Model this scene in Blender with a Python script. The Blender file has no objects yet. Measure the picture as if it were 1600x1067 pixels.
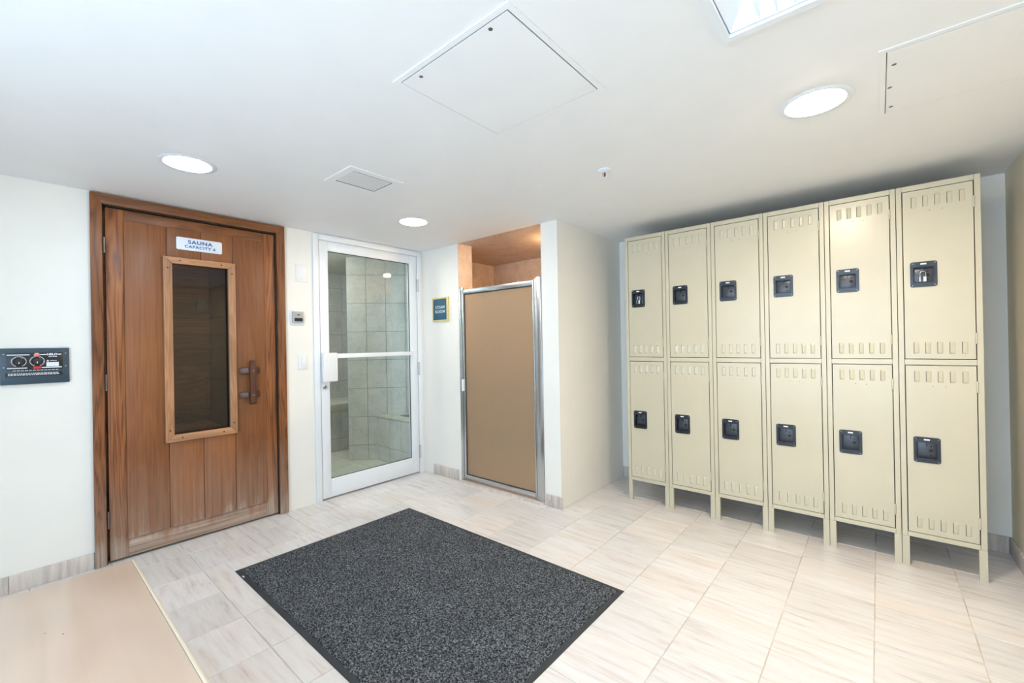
import bpy, bmesh, math, random
from mathutils import Vector, Matrix
random.seed(7)
scene = bpy.context.scene
COL = scene.collection

# ------------------------------------------------------------------ camera
F_PX, CAM = 671.5492, (3.2644, -2.5529, 1.1867)
YAW, PITCH, ROLL = 0.7095, 0.0022, -0.0178
cd = bpy.data.cameras.new('camera')
cam = bpy.data.objects.new('camera', cd)
COL.objects.link(cam)
cd.sensor_fit = 'HORIZONTAL'
cd.sensor_width = 36.0
cd.lens = F_PX * 36.0 / 1600.0
cd.shift_x, cd.shift_y = 3.6718 / 1600, 1.8195 / 1600
cd.clip_start = 0.02
fw = Vector((-math.sin(YAW) * math.cos(PITCH), math.cos(YAW) * math.cos(PITCH), math.sin(PITCH)))
rt = Vector((math.cos(YAW), math.sin(YAW), 0))
up = rt.cross(fw)
r2 = rt * math.cos(ROLL) + up * math.sin(ROLL)
u2 = -rt * math.sin(ROLL) + up * math.cos(ROLL)
M = Matrix((r2, u2, -fw)).transposed().to_4x4()
M.translation = Vector(CAM)
cam.matrix_world = M
scene.camera = cam

# ------------------------------------------------------------------ world, exposure
w = bpy.data.worlds.new('daylight')
scene.world = w
w.use_nodes = True
w.node_tree.nodes['Background'].inputs[0].default_value = (0.60, 0.79, 1.0, 1)
w.node_tree.nodes['Background'].inputs[1].default_value = 8.2
vs = scene.view_settings
vs.view_transform = 'Standard'
vs.look = 'None'
vs.gamma = 1
vs.use_curve_mapping = False
vs.exposure = 0.0

COOL_TUBE = ((0.80, 0.90, 1.0), 29.0)
LAMP_COOL = ((0.74, 0.88, 1.0), 85.0)
LAMP_NEUTRAL = ((1.0, 0.91, 0.78), 110.0)
LAMP_WARM = ((1.0, 0.82, 0.62), 330.0)

# ------------------------------------------------------------------ room sizes
H = 2.064            # ceiling height
RX = 3.797           # right wall
FY = -3.70           # wall behind the camera
SX = 1.534           # outer corner of the shower block
AY = 0.9755          # wall behind the lockers
WT = 0.12
SO_, GO_ = (-2.22, -1.29), (-1.01, -0.06)

# daylight portal of the added, unseen window behind the camera
WIN = (1.55, 3.70, 0.20, 2.02)
pl = bpy.data.lights.new('window_portal', 'AREA')
pl.shape = 'RECTANGLE'
pl.size, pl.size_y = WIN[1] - WIN[0], WIN[3] - WIN[2]
pl.cycles.is_portal = True
po = bpy.data.objects.new('window_portal', pl)
COL.objects.link(po)
po.location = ((WIN[0] + WIN[1]) / 2, FY - 0.16, (WIN[2] + WIN[3]) / 2)
po.rotation_euler = (math.radians(90), 0, 0)

# ------------------------------------------------------------------ materials
MATS = {}
class NT:
    def __init__(s, name):
        s.m = bpy.data.materials.new(name)
        s.m.use_nodes = True
        s.t = s.m.node_tree
        s.t.nodes.clear()
        s.out = s.n('ShaderNodeOutputMaterial')
        MATS[name] = s.m
    def n(s, typ, **kw):
        nd = s.t.nodes.new(typ)
        for k, v in kw.items():
            if k.startswith('i_'):
                nd.inputs[k[2:].replace('_', ' ')].default_value = v
            else:
                setattr(nd, k, v)
        return nd
    def l(s, a, b):
        s.t.links.new(a, b)
    def ramp(s, fac, stops):
        r = s.n('ShaderNodeValToRGB')
        e = r.color_ramp.elements
        while len(e) < len(stops):
            e.new(0.5)
        for el, (p, c) in zip(e, stops):
            el.position = p
            el.color = (*c, 1) if len(c) == 3 else c
        s.l(fac, r.inputs[0])
        return r.outputs[0]
    def coords(s, scale=(1, 1, 1), rnd=False, kind='Object'):
        tc = s.n('ShaderNodeTexCoord')
        src = tc.outputs[kind]
        if rnd:
            oi = s.n('ShaderNodeObjectInfo')
            mul = s.n('ShaderNodeMath', operation='MULTIPLY')
            mul.inputs[1].default_value = 37.0
            s.l(oi.outputs['Random'], mul.inputs[0])
            add = s.n('ShaderNodeVectorMath', operation='ADD')
            s.l(src, add.inputs[0])
            s.l(mul.outputs[0], add.inputs[1])
            src = add.outputs[0]
        mp = s.n('ShaderNodeMapping')
        mp.inputs['Scale'].default_value = scale
        s.l(src, mp.inputs[0])
        return mp.outputs[0]
    def noise(s, vec, scale, detail=4, rough=0.5, dist=0.0):
        nz = s.n('ShaderNodeTexNoise')
        nz.inputs['Scale'].default_value = scale
        nz.inputs['Detail'].default_value = detail
        nz.inputs['Roughness'].default_value = rough
        nz.inputs['Distortion'].default_value = dist
        s.l(vec, nz.inputs['Vector'])
        return nz.outputs[0]
    def mix(s, fac, a, b, mode='MIX'):
        mx = s.n('ShaderNodeMix', data_type='RGBA', blend_type=mode)
        for sock, v in ((mx.inputs[0], fac), (mx.inputs[6], a), (mx.inputs[7], b)):
            if isinstance(v, (int, float)):
                sock.default_value = v
            elif isinstance(v, tuple):
                sock.default_value = (*v, 1)
            else:
                s.l(v, sock)
        return mx.outputs[2]
    def bump(s, h, strength, dist=0.002):
        b = s.n('ShaderNodeBump')
        b.inputs['Strength'].default_value = strength
        b.inputs['Distance'].default_value = dist
        s.l(h, b.inputs['Height'])
        return b.outputs[0]
    def princ(s, color, rough, metal=0.0, normal=None, spec=None, **kw):
        p = s.n('ShaderNodeBsdfPrincipled')
        if isinstance(color, tuple):
            p.inputs['Base Color'].default_value = (*color, 1)
        else:
            s.l(color, p.inputs['Base Color'])
        if isinstance(rough, (int, float)):
            p.inputs['Roughness'].default_value = rough
        else:
            s.l(rough, p.inputs['Roughness'])
        p.inputs['Metallic'].default_value = metal
        if spec is not None:
            p.inputs['Specular IOR Level'].default_value = spec
        if normal is not None:
            s.l(normal, p.inputs['Normal'])
        for k, v in kw.items():
            p.inputs[k].default_value = v
        s.l(p.outputs[0], s.out.inputs[0])
        return p

def plain(name, c, rough, metal=0.0, var=0.05, scale=6.0, spec=None, bump=0.0, bscale=250):
    t = NT(name)
    v = t.coords()
    n = t.noise(v, scale, 3)
    lo = tuple(max(0, x * (1 - var)) for x in c)
    hi = tuple(min(1, x * (1 + var)) for x in c)
    col = t.ramp(n, [(0.3, lo), (0.7, hi)])
    nm = t.bump(t.noise(v, bscale, 2), bump, 0.001) if bump else None
    t.princ(col, rough, metal, nm, spec)
    return t.m

plain('wall_paint', (0.86, 0.84, 0.79), 0.55, var=0.012, bump=0.08)
plain('right_wall_tan', (0.78, 0.70, 0.54), 0.55, var=0.012, bump=0.08)  # deeper tan base colour, right wall only
plain('ceiling_paint', (0.88, 0.88, 0.88), 0.6, var=0.01, bump=0.05)
plain('white_metal', (0.83, 0.86, 0.90), 0.32, var=0.015)
plain('white_plastic', (0.82, 0.83, 0.84), 0.35, var=0.015)
plain('panel_white', (0.88, 0.88, 0.88), 0.5, var=0.01)
plain('locker_paint', (0.555, 0.512, 0.385), 0.27, var=0.02, bump=0.03, bscale=500)
plain('dark_gap', (0.02, 0.018, 0.015), 0.8)
plain('grout', (0.60, 0.53, 0.45), 0.8, var=0.15, scale=20)
plain('steam_grout', (0.20, 0.195, 0.17), 0.8)
plain('chrome', (0.58, 0.61, 0.64), 0.27, 1.0, var=0.03)
plain('steel', (0.55, 0.55, 0.56), 0.3, 1.0, var=0.06)
plain('dark_steel', (0.20, 0.20, 0.21), 0.35, 1.0, var=0.1)
plain('black_plastic', (0.018, 0.020, 0.026), 0.22, var=0.3, scale=30)
plain('latch_sheen_grey', (0.045, 0.050, 0.062), 0.3, var=0.15, scale=40)  # latch plate lightened: the troffer's reflection is put into its colour
plain('black_rubber', (0.030, 0.034, 0.040), 0.6, var=0.2)
plain('control_blue', (0.030, 0.060, 0.090), 0.35, var=0.1)
plain('print_black', (0.012, 0.014, 0.02), 0.3)
plain('print_white', (0.80, 0.82, 0.85), 0.5)
plain('print_blue', (0.02, 0.10, 0.33), 0.5)
plain('sign_white', (0.78, 0.84, 0.92), 0.3)
plain('sign_teal', (0.004, 0.085, 0.16), 0.35, var=0.1)
plain('gold', (0.72, 0.60, 0.26), 0.3, 0.5)
plain('badge_tan', (0.46, 0.42, 0.33), 0.4)
plain('grey_plastic', (0.42, 0.44, 0.46), 0.4)
plain('red_plastic', (0.65, 0.03, 0.02), 0.3)
plain('pink_plastic', (0.85, 0.28, 0.22), 0.3)
plain('bulb_red', (0.22, 0.03, 0.03), 0.15)
plain('mortar', (0.5, 0.48, 0.45), 0.9)

def wood(name, stops, axis=2, rough=0.5, ring=9.0, weather=False, streak=1.0, cath=0.6):
    t = NT(name)
    sc = [1, 1, 1]
    sc[axis] = 0.09
    v = t.coords(tuple(sc), rnd=True)
    big = t.noise(v, ring, 3, 0.55, 1.2)
    # cathedral rings
    mul = t.n('ShaderNodeMath', operation='MULTIPLY')
    mul.inputs[1].default_value = 9.0
    t.l(big, mul.inputs[0])
    fr = t.n('ShaderNodeMath', operation='PINGPONG')
    fr.inputs[1].default_value = 0.5
    t.l(mul.outputs[0], fr.inputs[0])
    dbl = t.n('ShaderNodeMath', operation='MULTIPLY')
    dbl.inputs[1].default_value = 2.0
    t.l(fr.outputs[0], dbl.inputs[0])
    sc2 = [1, 1, 1]
    sc2[axis] = 0.02
    fine = t.noise(t.coords(tuple(sc2), rnd=True), 160 * streak, 4, 0.6)
    f = t.mix(cath, fine, dbl.outputs[0])
    tone = t.noise(t.coords((1, 1, 1), rnd=True), 1.6, 2)
    col = t.ramp(f, stops)
    oi = t.n('ShaderNodeObjectInfo')
    mr = t.n('ShaderNodeMapRange')
    mr.inputs[3].default_value = 0.82
    mr.inputs[4].default_value = 1.16
    t.l(oi.outputs['Random'], mr.inputs[0])
    mr2 = t.n('ShaderNodeMapRange')
    mr2.inputs[1].default_value = 0.3
    mr2.inputs[2].default_value = 0.7
    mr2.inputs[3].default_value = 0.86
    mr2.inputs[4].default_value = 1.12
    t.l(tone, mr2.inputs[0])
    mm = t.n('ShaderNodeMath', operation='MULTIPLY')
    t.l(mr.outputs[0], mm.inputs[0])
    t.l(mr2.outputs[0], mm.inputs[1])
    sc_ = t.n('ShaderNodeVectorMath', operation='SCALE')
    t.l(col, sc_.inputs[0])
    t.l(mm.outputs[0], sc_.inputs['Scale'])
    colour = sc_.outputs[0]
    if weather:      # bleached, worn timber near the wet floor
        tc = t.n('ShaderNodeTexCoord')
        sp = t.n('ShaderNodeSeparateXYZ')
        t.l(tc.outputs['Object'], sp.inputs[0])
        nz = t.noise(t.coords((6, 6, 1.5)), 3, 4, 0.6)
        sub = t.n('ShaderNodeMath', operation='MULTIPLY_ADD')
        sub.inputs[1].default_value = 0.35
        t.l(nz, sub.inputs[0])
        t.l(sp.outputs[2], sub.inputs[2])
        wr = t.ramp(sub.outputs[0], [(0.24, (0.85, 0.85, 0.85)), (0.33, (0.34, 0.34, 0.34)), (0.75, (0, 0, 0))])
        fine2 = t.noise(t.coords(tuple(sc2), rnd=True), 60, 4, 0.65)
        grey = t.ramp(fine2, [(0.3, (0.22, 0.15, 0.105)), (0.7, (0.58, 0.475, 0.395))])
        colour = t.mix(wr, colour, grey)
    t.princ(colour, rough, normal=t.bump(f, 0.12, 0.002))
    return t.m

FR = [(0.12, (0.070, 0.020, 0.006)), (0.45, (0.225, 0.074, 0.020)), (0.85, (0.31, 0.115, 0.036))]
BD = [(0.25, (0.165, 0.052, 0.014)), (0.55, (0.245, 0.086, 0.026)), (0.85, (0.30, 0.115, 0.038))]
TR = [(0.2, (0.27, 0.125, 0.055)), (0.6, (0.42, 0.21, 0.105)), (0.9, (0.50, 0.27, 0.14))]
wood('frame_wood_upright', FR, 2, 0.42, 7, weather=True, cath=0.55)
wood('frame_wood_cross', FR, 1, 0.42, 7, weather=True, cath=0.4)
wood('board_wood', BD, 2, 0.46, 4, weather=True, cath=0.12)
wood('trim_wood_upright', TR, 2, 0.5, 10, cath=0.3)
wood('trim_wood_cross', TR, 1, 0.5, 10, cath=0.3)
wood('handle_wood', [(0.2, (0.045, 0.012, 0.006)), (0.8, (0.13, 0.045, 0.022))], 2, 0.35, 9, cath=0.3)
wood('cedar_lining', [(0.2, (0.20, 0.10, 0.05)), (0.6, (0.33, 0.18, 0.09)), (0.9, (0.42, 0.24, 0.13))], 1, 0.6, 8, cath=0.4)
wood('plywood', [(0.1, (0.68, 0.505, 0.375)), (0.5, (0.73, 0.56, 0.435)), (0.9, (0.76, 0.595, 0.475))], 0, 0.32, 2, cath=0.5, streak=0.25)
wood('edge_wood', [(0.2, (0.62, 0.51, 0.37)), (0.9, (0.78, 0.69, 0.54))], 0, 0.35, 12, cath=0.3)

def marble(name, stops, axis=0, rough=0.22, warm=(0.74, 0.60, 0.50), amount=0.55):
    t = NT(name)
    sc = [1, 1, 1]
    sc[axis] = 0.10
    v = t.coords(tuple(sc), rnd=True)
    warp = t.noise(t.coords((1, 1, 1), rnd=True), 3.0, 2)
    vm = t.n('ShaderNodeVectorMath', operation='SCALE')
    vm.inputs['Scale'].default_value = 0.03
    t.l(warp, vm.inputs[0])
    va = t.n('ShaderNodeVectorMath', operation='ADD')
    t.l(v, va.inputs[0])
    t.l(vm.outputs[0], va.inputs[1])
    a = t.noise(va.outputs[0], 38, 6, 0.66)
    b = t.noise(va.outputs[0], 7.0, 3, 0.5)
    col = t.ramp(a, stops)
    wf = t.ramp(b, [(0.46, (0, 0, 0)), (0.72, (1, 1, 1))])
    oi = t.n('ShaderNodeObjectInfo')
    wr = t.n('ShaderNodeMath', operation='MULTIPLY')
    t.l(oi.outputs['Random'], wr.inputs[1])
    t.l(wf, wr.inputs[0])
    wk = t.n('ShaderNodeMath', operation='MULTIPLY')
    wk.inputs[1].default_value = amount
    t.l(wr.outputs[0], wk.inputs[0])
    col = t.mix(wk.outputs[0], col, warm)
    mr = t.n('ShaderNodeMapRange')
    mr.inputs[3].default_value = 0.93
    mr.inputs[4].default_value = 1.05
    t.l(oi.outputs['Random'], mr.inputs[0])
    s = t.n('ShaderNodeVectorMath', operation='SCALE')
    t.l(col, s.inputs[0])
    t.l(mr.outputs[0], s.inputs['Scale'])
    t.princ(s.outputs[0], rough, normal=t.bump(a, 0.03, 0.001))
    return t.m

ST = [(0.28, (0.60, 0.53, 0.495)), (0.43, (0.73, 0.69, 0.67)), (0.60, (0.79, 0.77, 0.76)), (0.8, (0.70, 0.645, 0.615))]
marble('floor_marble', ST, 0)
marble('base_marble', [(0.25, (0.36, 0.30, 0.27)), (0.5, (0.60, 0.54, 0.50)), (0.75, (0.70, 0.66, 0.62))], 2, 0.3)

def speckle(name, c0, c1, c2, scale, rough):
    t = NT(name)
    v = t.coords((1, 1, 1), rnd=True)
    a = t.noise(v, scale, 5, 0.7)
    b = t.noise(v, scale * 0.12, 3, 0.5)
    col = t.mix(t.ramp(b, [(0.35, (0, 0, 0)), (0.65, (1, 1, 1))]), t.ramp(a, [(0.35, c0), (0.6, c1)]), t.ramp(a, [(0.35, c1), (0.65, c2)]))
    t.princ(col, rough)
    return t.m
speckle('steam_tile', (0.47, 0.465, 0.43), (0.60, 0.595, 0.56), (0.67, 0.665, 0.63), 55, 0.35)
speckle('steam_floor_tile', (0.52, 0.51, 0.42), (0.62, 0.61, 0.52), (0.68, 0.67, 0.58), 30, 0.35)
speckle('pink_marble', (0.46, 0.33, 0.27), (0.64, 0.50, 0.42), (0.70, 0.58, 0.50), 85, 0.4)

def carpet():
    t = NT('carpet_pile')
    v = t.coords()
    a = t.noise(v, 150, 3, 0.75, 0.6)
    b = t.noise(v, 5, 3)
    col = t.ramp(a, [(0.40, (0.010, 0.012, 0.015)), (0.50, (0.055, 0.060, 0.068)), (0.61, (0.31, 0.33, 0.355))])
    col = t.mix(t.ramp(b, [(0.3, (0.25, 0.25, 0.25)), (0.7, (0, 0, 0))]), col, (0.03, 0.033, 0.04))
    t.princ(col, 0.95, normal=t.bump(a, 0.9, 0.006), spec=0.15)
carpet()

def arch_glass(name, tint, ior=1.45, rough=0.0):
    t = NT(name)
    tr = t.n('ShaderNodeBsdfTransparent')
    tr.inputs[0].default_value = (*tint, 1)
    gl = t.n('ShaderNodeBsdfGlossy')
    gl.inputs['Roughness'].default_value = rough
    fz = t.n('ShaderNodeFresnel')
    fz.inputs[0].default_value = ior
    mx = t.n('ShaderNodeMixShader')
    geo = t.n('ShaderNodeNewGeometry')      # reflect at the entry face only, the exit face just transmits
    inv = t.n('ShaderNodeMath', operation='SUBTRACT')
    inv.inputs[0].default_value = 1.0
    t.l(geo.outputs['Backfacing'], inv.inputs[1])
    fm = t.n('ShaderNodeMath', operation='MULTIPLY')
    t.l(fz.outputs[0], fm.inputs[0])
    t.l(inv.outputs[0], fm.inputs[1])
    dbl = t.n('ShaderNodeMath', operation='MULTIPLY', use_clamp=True)
    dbl.inputs[1].default_value = 1.7       # both faces of the sheet reflect
    t.l(fm.outputs[0], dbl.inputs[0])
    t.l(dbl.outputs[0], mx.inputs[0])
    t.l(tr.outputs[0], mx.inputs[1])
    t.l(gl.outputs[0], mx.inputs[2])
    t.l(mx.outputs[0], t.out.inputs[0])
arch_glass('door_glass', (0.935, 0.968, 0.955), 1.5)
arch_glass('sauna_glass', (0.58, 0.55, 0.53))
arch_glass('window_glass', (0.97, 0.98, 0.98))

def obscure_glass():
    t = NT('obscure_glass')
    v = t.coords()
    n = t.noise(v, 130, 2)
    p = t.princ((0.74, 0.605, 0.425), 0.36, normal=t.bump(n, 0.8, 0.004))
    p.inputs['Transmission Weight'].default_value = 0.72
    p.inputs['IOR'].default_value = 1.3
obscure_glass()

def emit(name, col, strength, pattern=False):
    t = NT(name)
    e = t.n('ShaderNodeEmission')
    e.inputs[0].default_value = (*col, 1)
    e.inputs[1].default_value = strength
    if pattern:
        vz = t.n('ShaderNodeTexVoronoi')
        vz.inputs['Scale'].default_value = 22
        t.l(t.coords(), vz.inputs['Vector'])
        mr = t.n('ShaderNodeMapRange')
        mr.inputs[3].default_value = strength * 1.25
        mr.inputs[4].default_value = strength * 0.6
        t.l(vz.outputs[0], mr.inputs[0])
        t.l(mr.outputs[0], e.inputs[1])
    t.l(e.outputs[0], t.out.inputs[0])
emit('tube_light', *COOL_TUBE)
emit('lamp_cool', *LAMP_COOL, pattern=True)
emit('lamp_neutral', *LAMP_NEUTRAL, pattern=True)
emit('lamp_warm', *LAMP_WARM, pattern=True)
emit('steam_lamp', (0.92, 0.98, 1.0), 190.0)
emit('shower_lamp', (1.0, 0.70, 0.36), 420.0)
emit('sauna_lamp', (1.0, 0.70, 0.42), 260.0)

# ------------------------------------------------------------------ mesh helpers
ORG = {}
def setp(o, label=None, cat=None, group=None, kind=None):
    if label: o['label'] = label
    if cat: o['category'] = cat
    if group: o['group'] = group
    if kind: o['kind'] = kind
    return o

def thing(name, loc, label, cat, group=None, kind=None):
    o = bpy.data.objects.new(name, None)
    o.empty_display_size = 0.05
    COL.objects.link(o)
    o.location = loc
    ORG[o] = Vector(loc)
    return setp(o, label, cat, group, kind)

class MB:
    def __init__(s):
        s.bm = bmesh.new()
        s.smooth = False
    def box(s, x0, x1, y0, y1, z0, z1):
        v = [s.bm.verts.new(c) for c in ((x0, y0, z0), (x1, y0, z0), (x1, y1, z0), (x0, y1, z0), (x0, y0, z1), (x1, y0, z1), (x1, y1, z1), (x0, y1, z1))]
        for f in ((0, 3, 2, 1), (4, 5, 6, 7), (0, 1, 5, 4), (1, 2, 6, 5), (2, 3, 7, 6), (3, 0, 4, 7)):
            s.bm.faces.new([v[i] for i in f])
        return s
    def prism(s, pts, axis, a, b):
        """polygon pts (in the two other axes, ascending axis order) extruded along axis from a to b"""
        def mk(p, t):
            c = list(p)
            c.insert(axis, t)
            return s.bm.verts.new(c)
        A = [mk(p, a) for p in pts]
        B = [mk(p, b) for p in pts]
        n = len(pts)
        s.bm.faces.new(A)
        s.bm.faces.new(B[::-1])
        for i in range(n):
            s.bm.faces.new((A[i], B[i], B[(i + 1) % n], A[(i + 1) % n]))
        return s
    def lathe(s, prof, c=(0, 0, 0), axis=2, seg=28, cap=True):
        rings = []
        for r, h in prof:
            ring = []
            for i in range(seg):
                a = 2 * math.pi * i / seg
                p = [r * math.cos(a), r * math.sin(a)]
                p.insert(axis, h)
                ring.append(s.bm.verts.new((p[0] + c[0], p[1] + c[1], p[2] + c[2])))
            rings.append(ring)
        for A, B in zip(rings, rings[1:]):
            for i in range(seg):
                s.bm.faces.new((A[i], A[(i + 1) % seg], B[(i + 1) % seg], B[i]))
        if cap:
            s.bm.faces.new(rings[0][::-1])
            s.bm.faces.new(rings[-1])
        s.smooth = True
        return s
    def tube(s, pts, r, seg=8):
        rings = []
        pts = [Vector(p) for p in pts]
        for i, p in enumerate(pts):
            d = (pts[min(i + 1, len(pts) - 1)] - pts[max(i - 1, 0)]).normalized()
            a = d.orthogonal().normalized() if i == 0 else (last - d * last.dot(d)).normalized()
            last = a
            b = d.cross(a)
            rings.append([s.bm.verts.new(p + a * r * math.cos(2 * math.pi * k / seg) + b * r * math.sin(2 * math.pi * k / seg)) for k in range(seg)])
        for A, B in zip(rings, rings[1:]):
            for k in range(seg):
                s.bm.faces.new((A[k], A[(k + 1) % seg], B[(k + 1) % seg], B[k]))
        s.bm.faces.new(rings[0][::-1])
        s.bm.faces.new(rings[-1])
        s.smooth = True
        return s
    def poly(s, pts):
        s.bm.faces.new([s.bm.verts.new(p) for p in pts])
        return s
    def build(s, name, mat, parent=None, bevel=0.0, seg=2, label=None, cat=None, group=None, kind=None):
        bmesh.ops.recalc_face_normals(s.bm, faces=s.bm.faces[:])
        if bevel:
            bmesh.ops.bevel(s.bm, geom=s.bm.edges[:], offset=bevel, segments=seg, profile=0.5, affect='EDGES', clamp_overlap=True)
        if parent is None:      # own origin at the base centre
            vs_ = [v.co for v in s.bm.verts]
            o_ = Vector(((min(v.x for v in vs_) + max(v.x for v in vs_)) / 2, (min(v.y for v in vs_) + max(v.y for v in vs_)) / 2, min(v.z for v in vs_)))
        else:
            o_ = ORG[parent]
        bmesh.ops.translate(s.bm, verts=s.bm.verts[:], vec=-o_)
        me = bpy.data.meshes.new(name)
        s.bm.to_mesh(me)
        s.bm.free()
        me.materials.append(MATS[mat])
        if s.smooth or bevel:
            for p in me.polygons:
                p.use_smooth = True
            me.set_sharp_from_angle(angle=math.radians(38))
        o = bpy.data.objects.new(name, me)
        COL.objects.link(o)
        if parent is None:
            o.location = o_
        else:
            o.parent = parent
        ORG[o] = o_.copy()
        return setp(o, label, cat, group, kind)

def box(name, b, mat, parent=None, bevel=0.0, **kw):
    return MB().box(*b).build(name, mat, parent, bevel, **kw)

def text_mesh(txt, size, bold=0.0, sx=1.0, spacing=1.0):
    """flat lettering as a mesh in the XY plane, centred; returns bmesh"""
    c = bpy.data.curves.new('t', 'FONT')
    c.body = txt
    c.size = size
    c.align_x = 'CENTER'
    c.align_y = 'CENTER'
    c.offset = bold
    c.extrude = 0.0006
    c.space_character = spacing
    c.resolution_u = 3
    o = bpy.data.objects.new('t', c)
    COL.objects.link(o)
    dg = bpy.context.evaluated_depsgraph_get()
    me = bpy.data.meshes.new_from_object(o.evaluated_get(dg))
    bm = bmesh.new()
    bm.from_mesh(me)
    bpy.data.objects.remove(o)
    bpy.data.curves.remove(c)
    bpy.data.meshes.remove(me)
    for v in bm.verts:
        v.co.x *= sx
    return bm

def lettering(name, txt, size, mat, parent, pos, wall, bold=0.0, sx=1.0, spacing=1.0):
    """wall 'left': faces +x, reads along +y;  wall 'back': faces -y, reads along +x"""
    m = MB()
    m.bm.free()
    m.bm = text_mesh(txt, size, bold, sx, spacing)
    for v in m.bm.verts:
        x, y, z = v.co
        v.co = Vector((pos[0] + z, pos[1] + x, pos[2] + y)) if wall == 'left' else Vector((pos[0] + x, pos[1] - z, pos[2] + y))
    return m.build(name, mat, parent)

def copy_tree(o, parent=None):
    c = o.copy()
    COL.objects.link(c)
    c.parent = parent
    ORG[c] = ORG[o]
    for ch in [k for k in o.children]:
        copy_tree(ch, c)
    return c

def rounded(x0, x1, y0, y1, r, n=4):
    pts = []
    for cx, cy, a0 in ((x1 - r, y1 - r, 0), (x0 + r, y1 - r, 90), (x0 + r, y0 + r, 180), (x1 - r, y0 + r, 270)):
        for i in range(n + 1):
            a = math.radians(a0 + 90 * i / n)
            pts.append((cx + r * math.cos(a), cy + r * math.sin(a)))
    return pts

def ST_(m, name, mat, label, cat='wall', parent=None):
    return m.build(name, mat, parent, label=label, cat=cat, kind='structure')

# ================================================================== SETTING
# ---------------------------------------------------------------- floor
TP, TX0, TY0 = 0.3030, 0.507, -0.360      # tile pitch and phase
TPY = 0.3055
floor = thing('floor', (0, 0, 0), 'pale streaked marble tile floor of the locker room', 'floor', kind='structure')
MB().box(-0.005, RX + 0.05, FY, 0.0, -0.08, -0.0022).box(1.40, RX + 0.05, 0.0, AY + 0.05, -0.08, -0.0022).build('grout_bed', 'grout', floor)
MB().box(-WT - .002, -0.005, SO_[0], SO_[1], -0.08, -0.001).box(-WT - .002, -0.005, GO_[0], GO_[1], -0.08, -0.001).box(1.385, 1.54, -0.01, 0.2, -0.08, -0.003).box(0.0, 1.4, 0.0, 0.13, -0.08, -0.003).build('door_sill_bed', 'mortar', floor)
G = 0.0013
full = None
def tile(x0, x1, y0, y1):
    global full
    if x1 - x0 < 0.012 or y1 - y0 < 0.012:
        return
    isfull = abs(x1 - x0 - TP + 2 * G) < 1e-4 and abs(y1 - y0 - TPY + 2 * G) < 1e-4
    cx, cy = (x0 + x1) / 2, (y0 + y1) / 2
    if isfull and full:
        o = bpy.data.objects.new('tile', full)
        COL.objects.link(o)
        o.parent = floor
        o.location = (cx, cy, 0)
        return
    ORG[floor] = Vector((cx, cy, 0))
    o = MB().box(x0, x1, y0, y1, -0.02, 0.0).build('tile', 'floor_marble', floor, bevel=0.0011, seg=1)
    ORG[floor] = Vector((0, 0, 0))
    o.location = (cx, cy, 0)
    if isfull:
        full = o.data
for i in range(-3, 14):
    for j in range(-13, 7):
        x0, x1 = TX0 + i * TP + G, TX0 + (i + 1) * TP - G
        y0, y1 = TY0 + j * TPY + G, TY0 + (j + 1) * TPY - G
        xa, xb = max(x0, 0.0), min(x1, RX)
        ya, yb = max(y0, FY), min(y1, AY)
        if xb <= xa or yb <= ya:
            continue
        if yb <= 0 or xa >= SX:
            tile(xa, xb, ya, yb)
        elif xb <= SX:
            tile(xa, xb, ya, min(yb, 0.0))
        else:
            if ya < 0:
                tile(xa, SX, ya, 0.0)
                tile(SX, xb, ya, yb)
            else:
                tile(SX, xb, ya, yb)
box('sill', (0.493, 1.392, -0.035, 0.12, -0.02, 0.012), 'base_marble', floor, 0.003)

# ---------------------------------------------------------------- walls
TOPZ = 2.34
m = MB()
SO = (-2.212, -1.305, 2.002)       # sauna opening
GO = (-1.000, -0.070, 2.016)       # steam door opening
m.box(-WT, 0, FY, SO[0], 0, TOPZ).box(-WT, 0, SO[0], SO[1], SO[2], TOPZ).box(-WT, 0, SO[1], GO[0], 0, TOPZ)
m.box(-WT, 0, GO[0], GO[1], GO[2], TOPZ).box(-WT, 0, GO[1], 0.0, 0, TOPZ)
ST_(m, 'wall_left', 'wall_paint', 'cream painted wall holding the sauna door and the glass door')
m = MB()
m.box(-WT, 0.493, 0, 0.165, 0, TOPZ).box(1.3915, SX, 0, 0.165, 0, TOPZ)
ST_(m, 'wall_back', 'wall_paint', 'cream wall on both sides of the shower opening')
ST_(MB().box(1.425, SX, 0.165, AY, 0, TOPZ), 'wall_return', 'wall_paint', 'cream side wall between the shower and the lockers')
ST_(MB().box(1.425, RX + WT, AY, AY + WT, 0, TOPZ), 'wall_alcove', 'wall_paint', 'wall behind the row of lockers')
ST_(MB().box(RX, RX + WT, FY - 0.15, AY, 0, TOPZ), 'wall_right', 'right_wall_tan', 'narrow strip of tan wall right of the lockers')
m = MB()
m.box(-WT, WIN[0], FY - 0.15, FY, 0, TOPZ).box(WIN[1], RX, FY - 0.15, FY, 0, TOPZ)
m.box(WIN[0], WIN[1], FY - 0.15, FY, 0, WIN[2]).box(WIN[0], WIN[1], FY - 0.15, FY, WIN[3], TOPZ)
ST_(m, 'wall_front', 'wall_paint', 'cream wall with the added window behind the viewer')
wn = thing('added_window_1', (2.62, FY - 0.08, WIN[2]), 'added unseen window behind the viewer supplying cool daylight', 'window', kind='structure')  # unseen window, added to bring cool daylight into the room
a, b, c, d = WIN
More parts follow.
